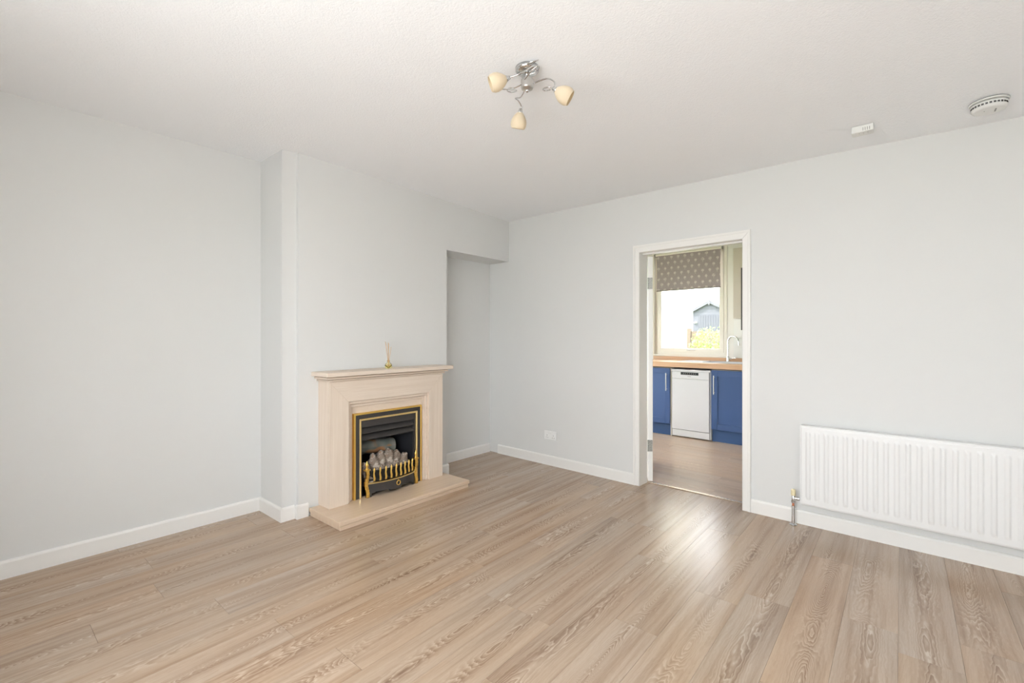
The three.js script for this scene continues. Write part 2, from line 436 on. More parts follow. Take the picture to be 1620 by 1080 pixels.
// ---- door lining, architrave, door leaf, threshold
{
  const t = thing('trim_1', 'white door frame and architrave of the kitchen doorway', 'door frame', [0, 0, -1.3], DOOR, S);
  const aw = 0.057, d = 0.016;
  // outer board mitred at the top corners
  const o0 = DZ0 - aw, o1 = DZ1 + aw, oh = DH + aw + 0.006;
  part(t, 'architrave', slabX([[o0, 0], [DZ0, 0], [DZ0, DH], [o0, oh]], -d, 0, 0.003), M.gloss);
  part(t, 'architrave', slabX([[DZ1, 0], [o1, 0], [o1, oh], [DZ1, DH]], -d, 0, 0.003), M.gloss);
  part(t, 'architrave', slabX([[DZ0, DH], [DZ1, DH], [o1, oh], [o0, oh]], -d, 0, 0.003), M.gloss);
  // raised outer bead
  part(t, 'bead', join([slabX([[o0, 0], [o0 + 0.018, 0], [o0 + 0.018, oh - 0.018], [o0, oh]], -d - 0.005, -d + 0.002, 0.002), slabX([[o1 - 0.018, 0], [o1, 0], [o1, oh], [o1 - 0.018, oh - 0.018]], -d - 0.005, -d + 0.002, 0.002),
    slabX([[o0 + 0.018, oh - 0.018], [o1 - 0.018, oh - 0.018], [o1, oh], [o0, oh]], -d - 0.005, -d + 0.002, 0.002)]), M.gloss);
  part(t, 'jamb', box(0, WT, 0, DH, DZ0 - 0.03, DZ0), M.gloss);
  part(t, 'jamb', box(0, WT, 0, DH, DZ1, DZ1 + 0.03), M.gloss);
  part(t, 'head', box(0, WT, DH, DH + 0.03, DZ0 - 0.03, DZ1 + 0.03), M.gloss);
  part(t, 'door_stop', join([box(0.045, 0.085, 0, DH - 0.012, DZ1 - 0.012, DZ1), box(0.045, 0.085, DH - 0.012, DH, DZ0, DZ1)]), M.gloss);
}
solid('trim_2', 'thin metal threshold strip in the kitchen doorway', 'threshold strip', box(0.128, 0.162, 0.0005, 0.006, DZ0, DZ1, 0.002), std(0xe3d3c0, 0.25, { metalness: 0.8 }), [0.145, 0, -1.3], DOOR, S);
{
  // the leaf stands open into the kitchen, past square; only its hinge edge shows
  const a = THREE.MathUtils.degToRad(30), pivot = toWorld(DOOR, 0.142, 0, -1.712);
  const f = { o: pivot, r: DOOR_TURN + a };   // local +x runs along the leaf
  const t = thing('door_1', 'white kitchen door standing open, seen edge-on with its hinges', 'door', [0, 0, 0], f, S);
  part(t, 'door_leaf', box(0.002, 0.765, 0.01, 1.975, 0.003, 0.043, 0.002), M.gloss);
  for (const y of [0.27, 1.69]) part(t, 'hinge', join([box(-0.0015, 0.0022, y, y + 0.10, 0.006, 0.040), rod([-0.003, y, 0.003], [-0.003, y + 0.10, 0.003], 0.005)]), M.hinge, 'speckled metal hinge');
  part(t, 'door_handle', join([box(0.68, 0.72, 0.94, 1.08, 0.043, 0.051, 0.003), rod([0.70, 1.03, 0.051], [0.70, 1.03, 0.085], 0.008), rod([0.70, 1.03, 0.08], [0.60, 1.03, 0.08], 0.008)]), M.steel);
}

// ================================================================ FIREPLACE
const LX0 = 1.655, LX1 = 2.70, LZ = -3.072, IX0 = 1.805, IX1 = 2.549, IY = 0.80, LT = 0.952;
{
  const t = thing('hearth', 'pale limed hearth slab on the floor before the fire', 'hearth', [2.17, 0, -3.0]);
  part(t, 'upper_slab', uvm(box(1.58, 2.765, 0.031, 0.060, -3.215, -2.802, 0.004)), M.hearth);
  part(t, 'lower_slab', uvm(box(1.588, 2.757, 0.0005, 0.0285, -3.215, -2.810, 0.002), 'x', 0.3, 0.1), M.hearth);
  part(t, 'bed_joint', box(1.594, 2.751, 0.028, 0.0315, -3.214, -2.816), M.subfloor);
}
{
  const t = thing('fireplace_surround', 'pale limed oak fire surround with stepped mantel shelf', 'fireplace', [2.17, 0.061, -3.15]);
  const y0 = 0.0605;
  const mLeg = (pts) => uvm(slab(pts, ZB + 0.001, LZ, 0.0015), 'y', rnd(), rnd());
  part(t, 'leg', mLeg([[LX0, y0], [IX0, y0], [IX0, IY], [LX0, LT]]), M.limed);
  part(t, 'leg', mLeg([[IX1, y0], [LX1, y0], [LX1, LT], [IX1, IY]]), M.limed);
  part(t, 'frieze', uvm(slab([[IX0, IY], [IX1, IY], [LX1, LT], [LX0, LT]], ZB + 0.001, LZ, 0.0012), 'x', 0.2, 0.4), M.limed);
  const U = (i, z1, z0) => {   // stepped inner frame
    const a = 0.022 * i, b = 0.024 * i, w = 0.022, h = 0.024;
    return uvm(slab([[IX0 + a, y0], [IX0 + a + w, y0], [IX0 + a + w, IY - b - h], [IX1 - a - w, IY - b - h], [IX1 - a - w, y0], [IX1 - a, y0], [IX1 - a, IY - b - 0.0035], [IX0 + a, IY - b - 0.0035]], z0, z1, 0.002), 'x', 0.1 * i);
  };
  part(t, 'inner_step', U(0, LZ - 0.018, ZB + 0.001), M.limed);
  part(t, 'inner_step', U(1, LZ - 0.036, ZB + 0.001), M.limed);
  part(t, 'back_panel', uvm(slab([[IX0 + 0.044, y0], [1.924, y0], [1.924, 0.652], [2.434, 0.652], [2.434, y0], [IX1 - 0.044, y0], [IX1 - 0.044, IY - 0.048], [IX0 + 0.044, IY - 0.048]], ZB + 0.001, -3.128)), M.limed);
  part(t, 'moulding_core', uvm(box(LX0 + 0.004, LX1 - 0.004, LT, LT + 0.04, ZB + 0.002, LZ - 0.006)), M.limed);
  part(t, 'bed_mould', uvm(box(LX0 - 0.014, LX1 + 0.014, LT + 0.004, LT + 0.0155, ZB + 0.001, LZ + 0.014, 0.003)), M.limed);
  part(t, 'bed_mould', uvm(box(LX0 - 0.032, LX1 + 0.036, LT + 0.0205, LT + 0.034, ZB + 0.001, LZ + 0.036, 0.003)), M.limed);
  part(t, 'shelf', uvm(box(1.602, 2.768, LT + 0.039, 1.022, ZB + 0.001, -3.006, 0.005)), M.limed);
}
{
  const t = thing('gas_fire', 'black and brass coal-effect gas fire set in the surround', 'fire', [2.18, 0.061, -3.12]);
  const FZ = -3.100, y0 = 0.061;
  const ring = (x0, x1, yb, yt, w, z0, z1, bev) => slab([[x0, yb], [x0 + w, yb], [x0 + w, yt - w], [x1 - w, yt - w], [x1 - w, yb], [x1, yb], [x1, yt], [x0, yt]], z0, z1, bev);
  const X0 = 1.863, X1 = 2.493, YT = 0.700;
  part(t, 'outer_trim', ring(X0, X1, y0, YT, 0.014, -3.127, FZ + 0.002, 0.002), M.brass, 'polished brass edge');
  part(t, 'frame', ring(X0 + 0.014, X1 - 0.014, y0, YT - 0.014, 0.031, -3.12, FZ - 0.002, 0), M.iron, 'black frame');
  part(t, 'inner_trim', ring(X0 + 0.045, X1 - 0.045, y0, YT - 0.045, 0.015, -3.12, FZ + 0.004, 0.003), M.brassPale, 'brass inner edge');
  part(t, 'inner_frame', join([ring(X0 + 0.060, X1 - 0.060, y0, YT - 0.060, 0.012, -3.127, FZ - 0.010, 0)]), M.iron);
  const ix0 = X0 + 0.072, ix1 = X1 - 0.072, ty = YT - 0.072;
  part(t, 'louvre', slabX([[-3.12, ty], [FZ - 0.012, ty], [FZ - 0.012, ty - 0.042], [-3.12, ty - 0.036]], ix0, ix1), M.iron);
  for (let k = 0; k < 2; k++) { const yy = ty - 0.052 - k * 0.052; part(t, 'louvre', slabX([[-3.152, yy], [-3.148, yy + 0.003], [FZ - 0.012, yy - 0.031], [FZ - 0.012, yy - 0.037], [FZ - 0.018, yy - 0.037]], ix0, ix1), M.iron); }
  // firebox
  part(t, 'firebox', join([box(ix0 - 0.004, ix0, 0.065, ty, -3.44, -3.13), box(ix1, ix1 + 0.004, 0.065, ty, -3.44, -3.13), box(ix0, ix1, 0.065, ty, -3.46, -3.44), box(ix0, ix1, 0.061, 0.065, -3.44, -3.13), box(ix0, ix1, ty, ty + 0.004, -3.44, -3.13)]), M.fireback);
  // ceramic log lying at the back
  {
    const g = new THREE.CylinderGeometry(0.055, 0.062, 0.40, 18, 14); g.rotateZ(Math.PI / 2 - 0.10);
    const p = g.attributes.position;
    for (let i = 0; i < p.count; i++) { const x = p.getX(i), y = p.getY(i), z = p.getZ(i), k = 1 + 0.28 * N(x * 14, y * 20, z * 20); p.setXYZ(i, x, y * k, z * k); }
    g.translate(2.135, 0.385, -3.30); g.computeVertexNormals();
    part(t, 'ceramic_log', g, M.log);
  }
  // coal bed: a mound with lumps on it
  {
    const g = new THREE.SphereGeometry(1, 40, 20, 0, Math.PI * 2, 0, Math.PI / 2);
    const p = g.attributes.position;
    for (let i = 0; i < p.count; i++) {
      const x = p.getX(i), y = p.getY(i), z = p.getZ(i), k = 1 + 0.10 * N(x * 6, y * 6, z * 6) + 0.06 * N(x * 15, y * 15, z * 15);
      p.setXYZ(i, x * 0.205 * k, y * 0.17 * k, z * 0.075 * k);
    }
    g.translate(2.178, 0.125, -3.165); g.computeVertexNormals();
    part(t, 'ember_bed', g, M.ash);
    const lumps = [];
    for (let k = 0; k < 6; k++) { const f = k / 5 - 0.5; lumps.push([2.165 + f * 0.330, 0.300 - 0.24 * f * f + 0.007 * (k % 2), -3.160 + 0.008 * (k % 2), 0.040, 0.075]); }
    for (let k = 0; k < 7; k++) { const f = k / 6 - 0.5; lumps.push([2.176 + f * 0.345, 0.232 - 0.10 * f * f - 0.008 * (k % 2), -3.116 + 0.008 * (k % 2) - 0.03 * f * f, 0.036, 0.050]); }
    for (let k = 0; k < 8; k++) { const f = k / 7 - 0.5; lumps.push([2.180 + f * 0.350, 0.190 - 0.04 * f * f, -3.090 - 0.006 * (k % 2) - 0.06 * f * f, 0.030, 0.032]); }
    for (const [x, y, z, r, h] of lumps) {
      const c = new THREE.IcosahedronGeometry(1, 3), q = c.attributes.position, o = rnd() * 50;
      for (let i = 0; i < q.count; i++) { const a = q.getX(i), b = q.getY(i), d = q.getZ(i), k = 1 + 0.28 * N(a * 1.6 + o, b * 1.6, d * 1.6) + 0.14 * N(a * 4 + o, b * 4, d * 4); q.setXYZ(i, a * r * k, b * h * k, d * r * k); }
      const m = mergeVertices((c.deleteAttribute('normal'), c)); m.computeVertexNormals(); m.rotateZ((x - 2.178) * -2.2); m.translate(x, y, z);
      part(t, 'coal', m, M.coal);
    }
    const arc = []; for (let k = 0; k <= 20; k++) { const a = Math.PI * k / 20; arc.push([2.178 + Math.cos(a) * 0.222, 0.125 + Math.sin(a) * 0.225, -3.19]); }
    part(t, 'rim', tube(arc, 0.007, 40, 8), M.rim, 'grey metal rim behind the coals');
  }
  // grate: two brass posts, a bowed row of brass bars, black basket behind
  const px0 = 1.956, px1 = 2.412, bow = (x) => { const s = (x - (px0 + px1) / 2) / ((px1 - px0) / 2); return FZ + 0.016 + 0.050 * (1 - s * s); };
  for (const x of [px0, px1]) {
    const post = part(t, 'grate_post', (() => {
      const l = [], zc = FZ + 0.022;
      const pts = []; for (let k = 0; k <= 10; k++) { const y = y0 + k * 0.0205; pts.push([x + 0.007 * Math.sin(k * 0.85 + 0.6), y, zc]); }
      for (let k = 0; k < 10; k++) l.push(box(-0.013, 0.013, 0, 0.0206, -0.010, 0.010, 0.004).translate((pts[k][0] + pts[k + 1][0]) / 2, pts[k][1], zc));
      return join(l);
    })(), M.brass, 'wavy brass post');
    part(post, 'collar', box(x - 0.021, x + 0.021, 0.264, 0.274, FZ + 0.002, FZ + 0.040, 0.004), M.brass);
    part(post, 'finial', lathe([[0.010, 0], [0.013, 0.006], [0.007, 0.016], [0.013, 0.030], [0.010, 0.044], [0.004, 0.050], [0.006, 0.057], [0.0, 0.066]], [x, 0.273, FZ + 0.022], [0, 1, 0], 16), M.brass);
  }
  const shape = [[-0.006, 0], [0.007, 0], [0.010, 0.02], [0.006, 0.042], [0.003, 0.058], [0.007, 0.072], [0.007, 0.086], [0.001, 0.102], [-0.005, 0.088], [-0.005, 0.072], [-0.007, 0.058], [-0.007, 0.042], [-0.004, 0.02]];
  for (let k = 0; k < 9; k++) {
    const x = mix(px0 + 0.052, px1 - 0.045, k / 8);
    part(t, 'grate_bar', slab(shape.map(([a, b]) => [x + a * 1.15, 0.178 + b]), bow(x) - 0.004, bow(x) + 0.007, 0.0025), M.brass, 'brass flame-shaped bar');
  }
  const curve = (y, dz, r) => { const l = []; for (let k = 0; k <= 12; k++) { const x = mix(px0, px1, k / 12); l.push([x, y, bow(x) + dz]); } return tube(l, r, 30, 8); };
  part(t, 'basket_rail', curve(0.250, -0.010, 0.006), M.ironDark);
  part(t, 'basket_rail', curve(0.186, -0.010, 0.008), M.ironDark);
  const bowed = (dz) => { const l = []; for (let k = 0; k <= 16; k++) { const x = mix(px0 + 0.006, px1 - 0.006, k / 16); l.push([x, bow(x) + dz]); } return l; };
  part(t, 'basket', slabY([...bowed(-0.018), ...bowed(-0.030).reverse()], 0.165, 0.246), M.ironDark);
  part(t, 'grate_band', slabY([...bowed(0.007), ...bowed(-0.014).reverse()], 0.160, 0.169), M.brassPale, 'thin brass band');
  // ash pan cover with arched feet
  const pan = part(t, 'ash_pan_cover', (() => {
    const l = []; const front = bowed(0.0), n = front.length - 1;
    for (let k = 0; k < n; k++) {
      const [xa, za] = front[k], [xb, zb] = front[k + 1], s = Math.abs((xa + xb) / 2 - 2.184) / 0.228;
      const yb = s > 0.80 ? y0 : s > 0.68 ? 0.088 : s > 0.3 ? 0.096 : 0.082;
      l.push(slabY([[xa, za], [xb, zb], [xb, zb - 0.014], [xa, za - 0.014]], yb, 0.160));
    }
    return join(l);
  })(), M.iron, 'black ash pan cover');
  const rg = new THREE.TorusGeometry(0.0165, 0.0035, 10, 28); rg.translate(2.205, 0.128, bow(2.205) + 0.008);
  part(pan, 'ring_handle', join([rg, ball([2.205, 0.147, bow(2.205) + 0.006], 0.006)]), M.brass, 'brass ring pull');
}
{
  const at = [2.162, 1.0225, -3.10];
  const t = thing('reed_diffuser', 'small glass reed diffuser with tan sticks on the mantel shelf', 'diffuser', at);
  part(t, 'bottle', lathe([[0.0, 0.0], [0.018, 0.0], [0.026, 0.010], [0.028, 0.022], [0.024, 0.036], [0.014, 0.045], [0.0105, 0.050], [0.0105, 0.058], [0.008, 0.058], [0.008, 0.052], [0.012, 0.043], [0.021, 0.034], [0.024, 0.022], [0.0, 0.006]], at), M.bottle);
  part(t, 'stopper', lathe([[0.0083, 0.0], [0.011, 0.001], [0.011, 0.009], [0.006, 0.010]], [at[0], at[1] + 0.056, at[2]]), M.reed);
  for (const [dx, dz, h] of [[-0.030, 0.008, 0.205], [-0.018, -0.014, 0.212], [-0.006, 0.012, 0.200], [0.002, -0.008, 0.204], [0.018, 0.010, 0.17]]) part(t, 'reed', rod([at[0] - dx * 0.12, at[1] + 0.012, at[2] - dz * 0.12], [at[0] + dx, at[1] + h, at[2] + dz], 0.0019, 0.0019, 8), M.reed);
}

// ================================================================ CEILING THINGS
{
  const hx = 1.733, hz = -1.368, cy = ceilAt(hx, hz), at = [hx, cy, hz];
  const t = thing('ceiling_light', 'chrome three-arm ceiling light with alabaster glass shades', 'ceiling light', at);
  part(t, 'ceiling_plate', lathe([[0.0, -0.026], [0.03, -0.026], [0.048, -0.022], [0.056, -0.014], [0.056, -0.001], [0.0, -0.001]], at, [0, 1, 0], 40), M.chrome);
  part(t, 'stem', lathe([[0.0, -0.055], [0.012, -0.055], [0.012, -0.024], [0.0, -0.024]], at), M.chrome);
  const hub = part(t, 'hub', lathe([[0, -0.108], [0.010, -0.108], [0.026, -0.102], [0.030, -0.094], [0.030, -0.060], [0.026, -0.054], [0, -0.054]], at), M.steel);
  part(hub, 'hub_knob', ball([hx, cy - 0.108, hz], 0.010), M.chrome);
  // directions as seen from the camera: right and away
  const rx = Math.cos(YAW), rz = Math.sin(YAW), fx = Math.sin(YAW), fz = -Math.cos(YAW);
  const P = (r, f, y) => [hx + rx * r + fx * f, y, hz + rz * r + fz * f];
  const profile = [[0.007, 0], [0.012, 0.004], [0.018, 0.010], [0.028, 0.022], [0.037, 0.038], [0.041, 0.055], [0.040, 0.070], [0.034, 0.083], [0.0325, 0.083], [0.038, 0.070], [0.039, 0.055], [0.035, 0.038], [0.026, 0.023], [0.015, 0.011], [0.006, 0.004]];
  const arms = [
    { pts: [P(-0.012, -0.026, cy - 0.070), P(0.02, -0.07, cy - 0.052), P(0.045, -0.085, cy - 0.040), P(0.02, -0.105, cy - 0.055), P(-0.03, -0.105, cy - 0.085), P(-0.085, -0.095, cy - 0.100)], end: P(-0.093, -0.095, cy - 0.103), dir: [-0.94, -0.05, -0.36] },
    { pts: [P(0.026, -0.01, cy - 0.082), P(0.06, -0.04, cy - 0.083), P(0.095, -0.065, cy - 0.088), P(0.125, -0.075, cy - 0.110), P(0.123, -0.08, cy - 0.140)], end: P(0.125, -0.08, cy - 0.146), dir: [0.85, -0.05, -0.52] },
    { pts: [P(-0.006, 0.03, cy - 0.085), P(-0.03, 0.08, cy - 0.098), P(-0.055, 0.11, cy - 0.088), P(-0.04, 0.14, cy - 0.085), P(-0.025, 0.165, cy - 0.100), P(-0.027, 0.172, cy - 0.118)], end: P(-0.029, 0.174, cy - 0.122), dir: [-0.15, 0.35, -0.92] },
  ];
  for (const a of arms) {
    const arm = part(t, 'arm', tube(a.pts, 0.0034, 50, 8), M.chrome);
    const d = [rx * a.dir[0] + fx * a.dir[1], a.dir[2], rz * a.dir[0] + fz * a.dir[1]];
    part(arm, 'lamp_holder', lathe([[0, -0.012], [0.008, -0.012], [0.010, -0.004], [0.014, 0.004], [0.012, 0.012], [0, 0.012]], a.end, d, 20), M.chrome);
    part(arm, 'shade', lathe(profile, a.end, d, 30), M.shadeGlass, 'cream frosted glass shade');
  }
  // curls and leaves
  part(t, 'scroll', tube([P(-0.03, -0.05, cy - 0.108), P(-0.06, -0.03, cy - 0.112), P(-0.085, -0.02, cy - 0.108), P(-0.095, 0.01, cy - 0.104), P(-0.07, 0.02, cy - 0.106), P(-0.05, -0.01, cy - 0.114), P(-0.08, -0.035, cy - 0.122), P(-0.12, -0.045, cy - 0.126)], 0.0026, 60, 8), M.chrome);
  part(t, 'scroll', tube([P(0.122, -0.08, cy - 0.142), P(0.100, -0.085, cy - 0.138), P(0.078, -0.07, cy - 0.134), P(0.072, -0.05, cy - 0.132), P(0.088, -0.045, cy - 0.133), P(0.105, -0.06, cy - 0.137)], 0.0026, 50, 8), M.chrome);
  part(t, 'scroll', tube([P(0.045, -0.085, cy - 0.042), P(0.055, -0.06, cy - 0.03), P(0.045, -0.02, cy - 0.03), P(0.0, 0.0, cy - 0.035)], 0.0026, 30, 8), M.chrome);
  const leaf = (a, b, w) => {
    const A = new THREE.Vector3(...a), B = new THREE.Vector3(...b), d = B.clone().sub(A), s = new THREE.Vector3().crossVectors(d, UPAXIS).normalize(), pos = [], idx = [], n = 12;
    for (let k = 0; k <= n; k++) { const q = k / n, c = A.clone().addScaledVector(d, q), ww = w * Math.sin(Math.PI * Math.pow(q, 0.8)) + 0.0006; for (const [e, dy] of [[-1, 0], [0, -0.004 * Math.sin(Math.PI * q)], [1, 0], [0, 0.0016]]) pos.push(c.x + s.x * ww * e, c.y + dy, c.z + s.z * ww * e); }
    for (let k = 0; k < n; k++) for (let e = 0; e < 4; e++) { const i = k * 4 + e, j = k * 4 + (e + 1) % 4; idx.push(i, j, i + 4, j, j + 4, i + 4); }
    const g = new THREE.BufferGeometry(); g.setAttribute('position', new THREE.Float32BufferAttribute(pos, 3)); g.setAttribute('uv', new THREE.Float32BufferAttribute(new Float32Array(pos.length / 3 * 2), 2)); g.setIndex(idx); g.computeVertexNormals();
    return g;
  };
  part(t, 'leaf', leaf(P(-0.115, -0.045, cy - 0.126), P(-0.165, -0.055, cy - 0.128), 0.010), M.chrome);
  part(t, 'leaf', leaf(P(-0.005, -0.055, cy - 0.018), P(0.05, -0.075, cy - 0.006), 0.011), M.chrome);
}
{
  const x = 3.37, z = 0.337, cy = ceilAt(x, z), at = [x, cy, z];
  const t = thing('smoke_alarm', 'round white smoke alarm on the ceiling at the right', 'smoke alarm', at);
  part(t, 'base_plate', lathe([[0, -0.010], [0.072, -0.010], [0.075, -0.006], [0.075, -0.0005], [0, -0.0005]], at, [0, 1, 0], 56), M.plastic);
  part(t, 'body', lathe([[0, -0.048], [0.052, -0.048], [0.062, -0.045], [0.067, -0.038], [0.068, -0.032], [0.0655, -0.0315], [0.0655, -0.0225], [0.068, -0.022], [0.070, -0.010], [0, -0.010]], at, [0, 1, 0], 56), M.plastic);
  const slots = [];
  for (let k = 0; k < 28; k++) for (const dy of [0.0245, 0.0292]) { const g = box(-0.0045, 0.0045, -0.0016, 0.0016, 0.0645, 0.0672); g.rotateY(k / 28 * Math.PI * 2); g.translate(x, cy - dy, z); slots.push(g); }
  const vent = part(t, 'vent_slots', join(slots), M.slot, 'ring of dark vent slots'); vent.userData.kind = 'stuff';
  part(t, 'test_button', box(x - 0.02, x + 0.02, cy - 0.0495, cy - 0.048, z + 0.02, z + 0.026), M.grey);
  part(t, 'indicator', ball([x - 0.012, cy - 0.048, z - 0.018], 0.002), M.grey);
}
{
  const x = 3.352, z = -0.176, cy = ceilAt(x, z), at = [x, cy, z];
  const t = thing('carbon_monoxide_alarm', 'small white rectangular alarm box on the ceiling', 'alarm', at);
  part(t, 'body', box(x - 0.035, x + 0.035, cy - 0.040, cy - 0.0005, z - 0.051, z + 0.051, 0.005), M.plastic);
  for (let k = 0; k < 4; k++) part(t, 'vent', box(x - 0.0356, x - 0.0345, cy - 0.034, cy - 0.016, z + 0.002 + k * 0.010, z + 0.005 + k * 0.010), M.grey);
  for (let k = 0; k < 3; k++) part(t, 'indicator', ball([x - 0.012, cy - 0.040, z - 0.015 + k * 0.02], 0.0018), M.grey);
  part(t, 'test_button', lathe([[0, -0.0418], [0.009, -0.0418], [0.010, -0.0395], [0, -0.0395]], [x + 0.004, cy, z + 0.018]), M.plasticWarm);
}

// ================================================================ DOOR WALL THINGS
{
  const t = thing('double_socket', 'white double power socket low on the wall beside the alcove', 'socket', [0, 0.30, -2.668], DOOR);
  const z0 = -2.742, z1 = -2.594, y0 = 0.252, y1 = 0.338;
  part(t, 'plate', box(-0.011, -0.0005, y0, y1, z0, z1, 0.004), M.plasticWarm);
  for (const s of [-1, 1]) {
    const c = -2.668 + s * 0.038;
    part(t, 'switch', box(-0.0145, -0.0105, y1 - 0.030, y1 - 0.010, -2.668 + s * 0.010 - 0.006, -2.668 + s * 0.010 + 0.006, 0.0015), M.plastic);
    for (const [dz, dy, w, h] of [[0, 0.010, 0.004, 0.008], [-0.011, -0.012, 0.0065, 0.004], [0.011, -0.012, 0.0065, 0.004]]) part(t, 'pin_hole', box(-0.0114, -0.0108, 0.286 + dy - h / 2, 0.286 + dy + h / 2, c + dz - w / 2, c + dz + w / 2), M.slot, 'dark pin slot');
  }
}
// radiator
const RZ0 = -0.519, RZ1 = 1.08, RY0 = 0.153, RY1 = 0.679, RX = -0.088;
{
  const t = thing('radiator', 'white ribbed panel radiator on the wall right of the doorway', 'radiator', [-0.06, RY0, 0.28], DOOR);
  // pressed front panel: flat margin, upright flutes with rounded ends
  const pitch = 0.0502, first = RZ0 + 0.045, nz = 416, ny = 40, pos = [], idx = [], uv = [];
  const flute = (z, y) => {
    const q = (z - first) / pitch, k = Math.floor(q + 0.5), d = Math.abs(q - k) * pitch;
    if (k < 0 || z > RZ1 - 0.03) return 0;
    const ends = smooth(0, 0.016, (RY1 - 0.034) - y) * smooth(0, 0.016, y - (RY0 + 0.040));
    return -0.006 * (1 - smooth(0.006, 0.014, d)) * ends;
  };
  for (let j = 0; j <= ny; j++) {
    const s = j / ny, y = s < 0.2 ? mix(RY0, RY0 + 0.07, s / 0.2) : s > 0.8 ? mix(RY1 - 0.06, RY1, (s - 0.8) / 0.2) : mix(RY0 + 0.07, RY1 - 0.06, (s - 0.2) / 0.6);
    for (let i = 0; i <= nz; i++) {
      const z = mix(RZ0, RZ1, i / nz), edge = 0.006 * (1 - smooth(0, 0.008, Math.min(y - RY0, RY1 - y, z - RZ0)));
      pos.push(RX + 0.0085 + flute(z, y) + edge, y, z); uv.push(z, y);
    }
  }
  for (let j = 0; j < ny; j++) for (let i = 0; i < nz; i++) { const a = j * (nz + 1) + i, b = a + 1, c = a + nz + 1, d = c + 1; idx.push(a, b, c, b, d, c); }
  const g = new THREE.BufferGeometry(); g.setAttribute('position', new THREE.Float32BufferAttribute(pos, 3)); g.setAttribute('uv', new THREE.Float32BufferAttribute(uv, 2)); g.setIndex(idx); g.computeVertexNormals();
  part(t, 'front_panel', g, M.radiator);
  part(t, 'panel_core', box(RX + 0.0145, RX + 0.022, RY0, RY1, RZ0, RZ1, 0.002), M.radiator);
  part(t, 'end_cover', box(RX + 0.012, RX + 0.060, RY0 + 0.012, RY1 - 0.004, RZ0 - 0.003, RZ0 + 0.003, 0.001), M.radiator);
  part(t, 'end_cover', box(RX + 0.012, RX + 0.060, RY0 + 0.012, RY1 - 0.004, RZ1 - 0.003, RZ1 + 0.003, 0.001), M.radiator);
  part(t, 'top_rail', box(RX + 0.010, RX + 0.062, RY1 - 0.006, RY1 + 0.003, RZ0, RZ1, 0.002), M.radiator);
  part(t, 'back_panel', box(RX + 0.050, RX + 0.058, RY0 + 0.004, RY1 - 0.006, RZ0 + 0.005, RZ1 - 0.005, 0.002), M.radiator);
  for (const z of [-0.2, 0.75]) part(t, 'bracket', box(RX + 0.058, -0.0005, RY0 + 0.06, RY1 - 0.06, z, z + 0.03), M.radiator);
}
{
  const z = -0.564, x = -0.058;
  const t = thing('radiator_valve', 'chrome radiator valve with cream cap and floor pipe', 'valve', [x, 0, z], DOOR);
  part(t, 'floor_collar', lathe([[0.0, 0.0005], [0.024, 0.0005], [0.023, 0.004], [0.014, 0.009], [0.0085, 0.011], [0, 0.011]], [x, 0, z]), M.chrome);
  part(t, 'pipe_sleeve', rod([x, 0.009, z], [x, 0.128, z], 0.0095), M.chrome);
  part(t, 'copper_pipe', rod([x, 0.128, z], [x, 0.150, z], 0.0075), M.copper, 'bare copper pipe');
  part(t, 'valve_body', join([lathe([[0, 0.148], [0.0115, 0.148], [0.0125, 0.152], [0.0125, 0.164], [0.010, 0.168], [0.010, 0.196], [0.0, 0.198]], [x, 0, z]), rod([x, 0.181, z], [x, 0.181, z + 0.028], 0.0075)]), M.chrome);
  part(t, 'union_nut', lathe([[0, 0.020], [0.0125, 0.020], [0.0135, 0.023], [0.0135, 0.036], [0.0115, 0.040], [0, 0.0405]], [x, 0.181, z], [0, 0, 1], 6), M.chrome);
  part(t, 'valve_cap', lathe([[0, 0.198], [0.0135, 0.198], [0.0145, 0.202], [0.0135, 0.234], [0.011, 0.239], [0, 0.240]], [x, 0, z], [0, 1, 0], 20), M.cream, 'cream plastic cap');
}

// ================================================================ KITCHEN
const KX = 2.72, KF = 2.12, KZ0 = -3.52, KZ1 = -0.86, KH = 2.56;
{
  const f = solid('floor_kitchen', 'grey-beige laminate floor seen through the kitchen doorway', 'floor', box(0.146, KX, -0.12, -0.009, KZ0, KZ1), M.subfloor, [0.146, 0, -2.2], DOOR, S);
  let n = 0;
  for (let k = 0; k < 14; k++) {
    const x0 = 0.147 + k * 0.1953, x1 = Math.min(x0 + 0.1953, KX); if (x1 - x0 < 0.02) continue;
    let j = KZ0 - ((k * 0.53 + 0.2) % 1) * PL;
    for (; j < KZ1; j += PL) {
      const z0 = Math.max(j, KZ0), z1 = Math.min(j + PL, KZ1); if (z1 - z0 < 0.03) continue;
      const g = box(x0 + 0.0004, x1 - 0.0004, -0.0088, R(-0.0002, 0), z0 + 0.0006, z1 - 0.0006), p = g.attributes.position, uv = g.attributes.uv, fu = rnd() < 0.5;
      for (let i = 0; i < p.count; i++) { const a = (p.getZ(i) - j) / PL, b = clamp((p.getX(i) - x0) / 0.1953); uv.setXY(i, fu ? 1 - a : a, b); }
      part(f, 'plank', g, kitchenPlankMats[(n++ * 5 + Math.floor(rnd() * 6)) % 6]);
    }
  }
}
solid('ceiling_kitchen', 'plain white kitchen ceiling', 'ceiling', box(0.0, KX + 0.3, KH, KH + 0.2, KZ0 - 0.15, KZ1 + 0.15), M.kitchenWall, [1.4, KH, -2.2], DOOR, S);
const GZ0 = -2.86, GZ1 = -1.872, GY0 = 1.022, GY1 = 2.50;   // window opening
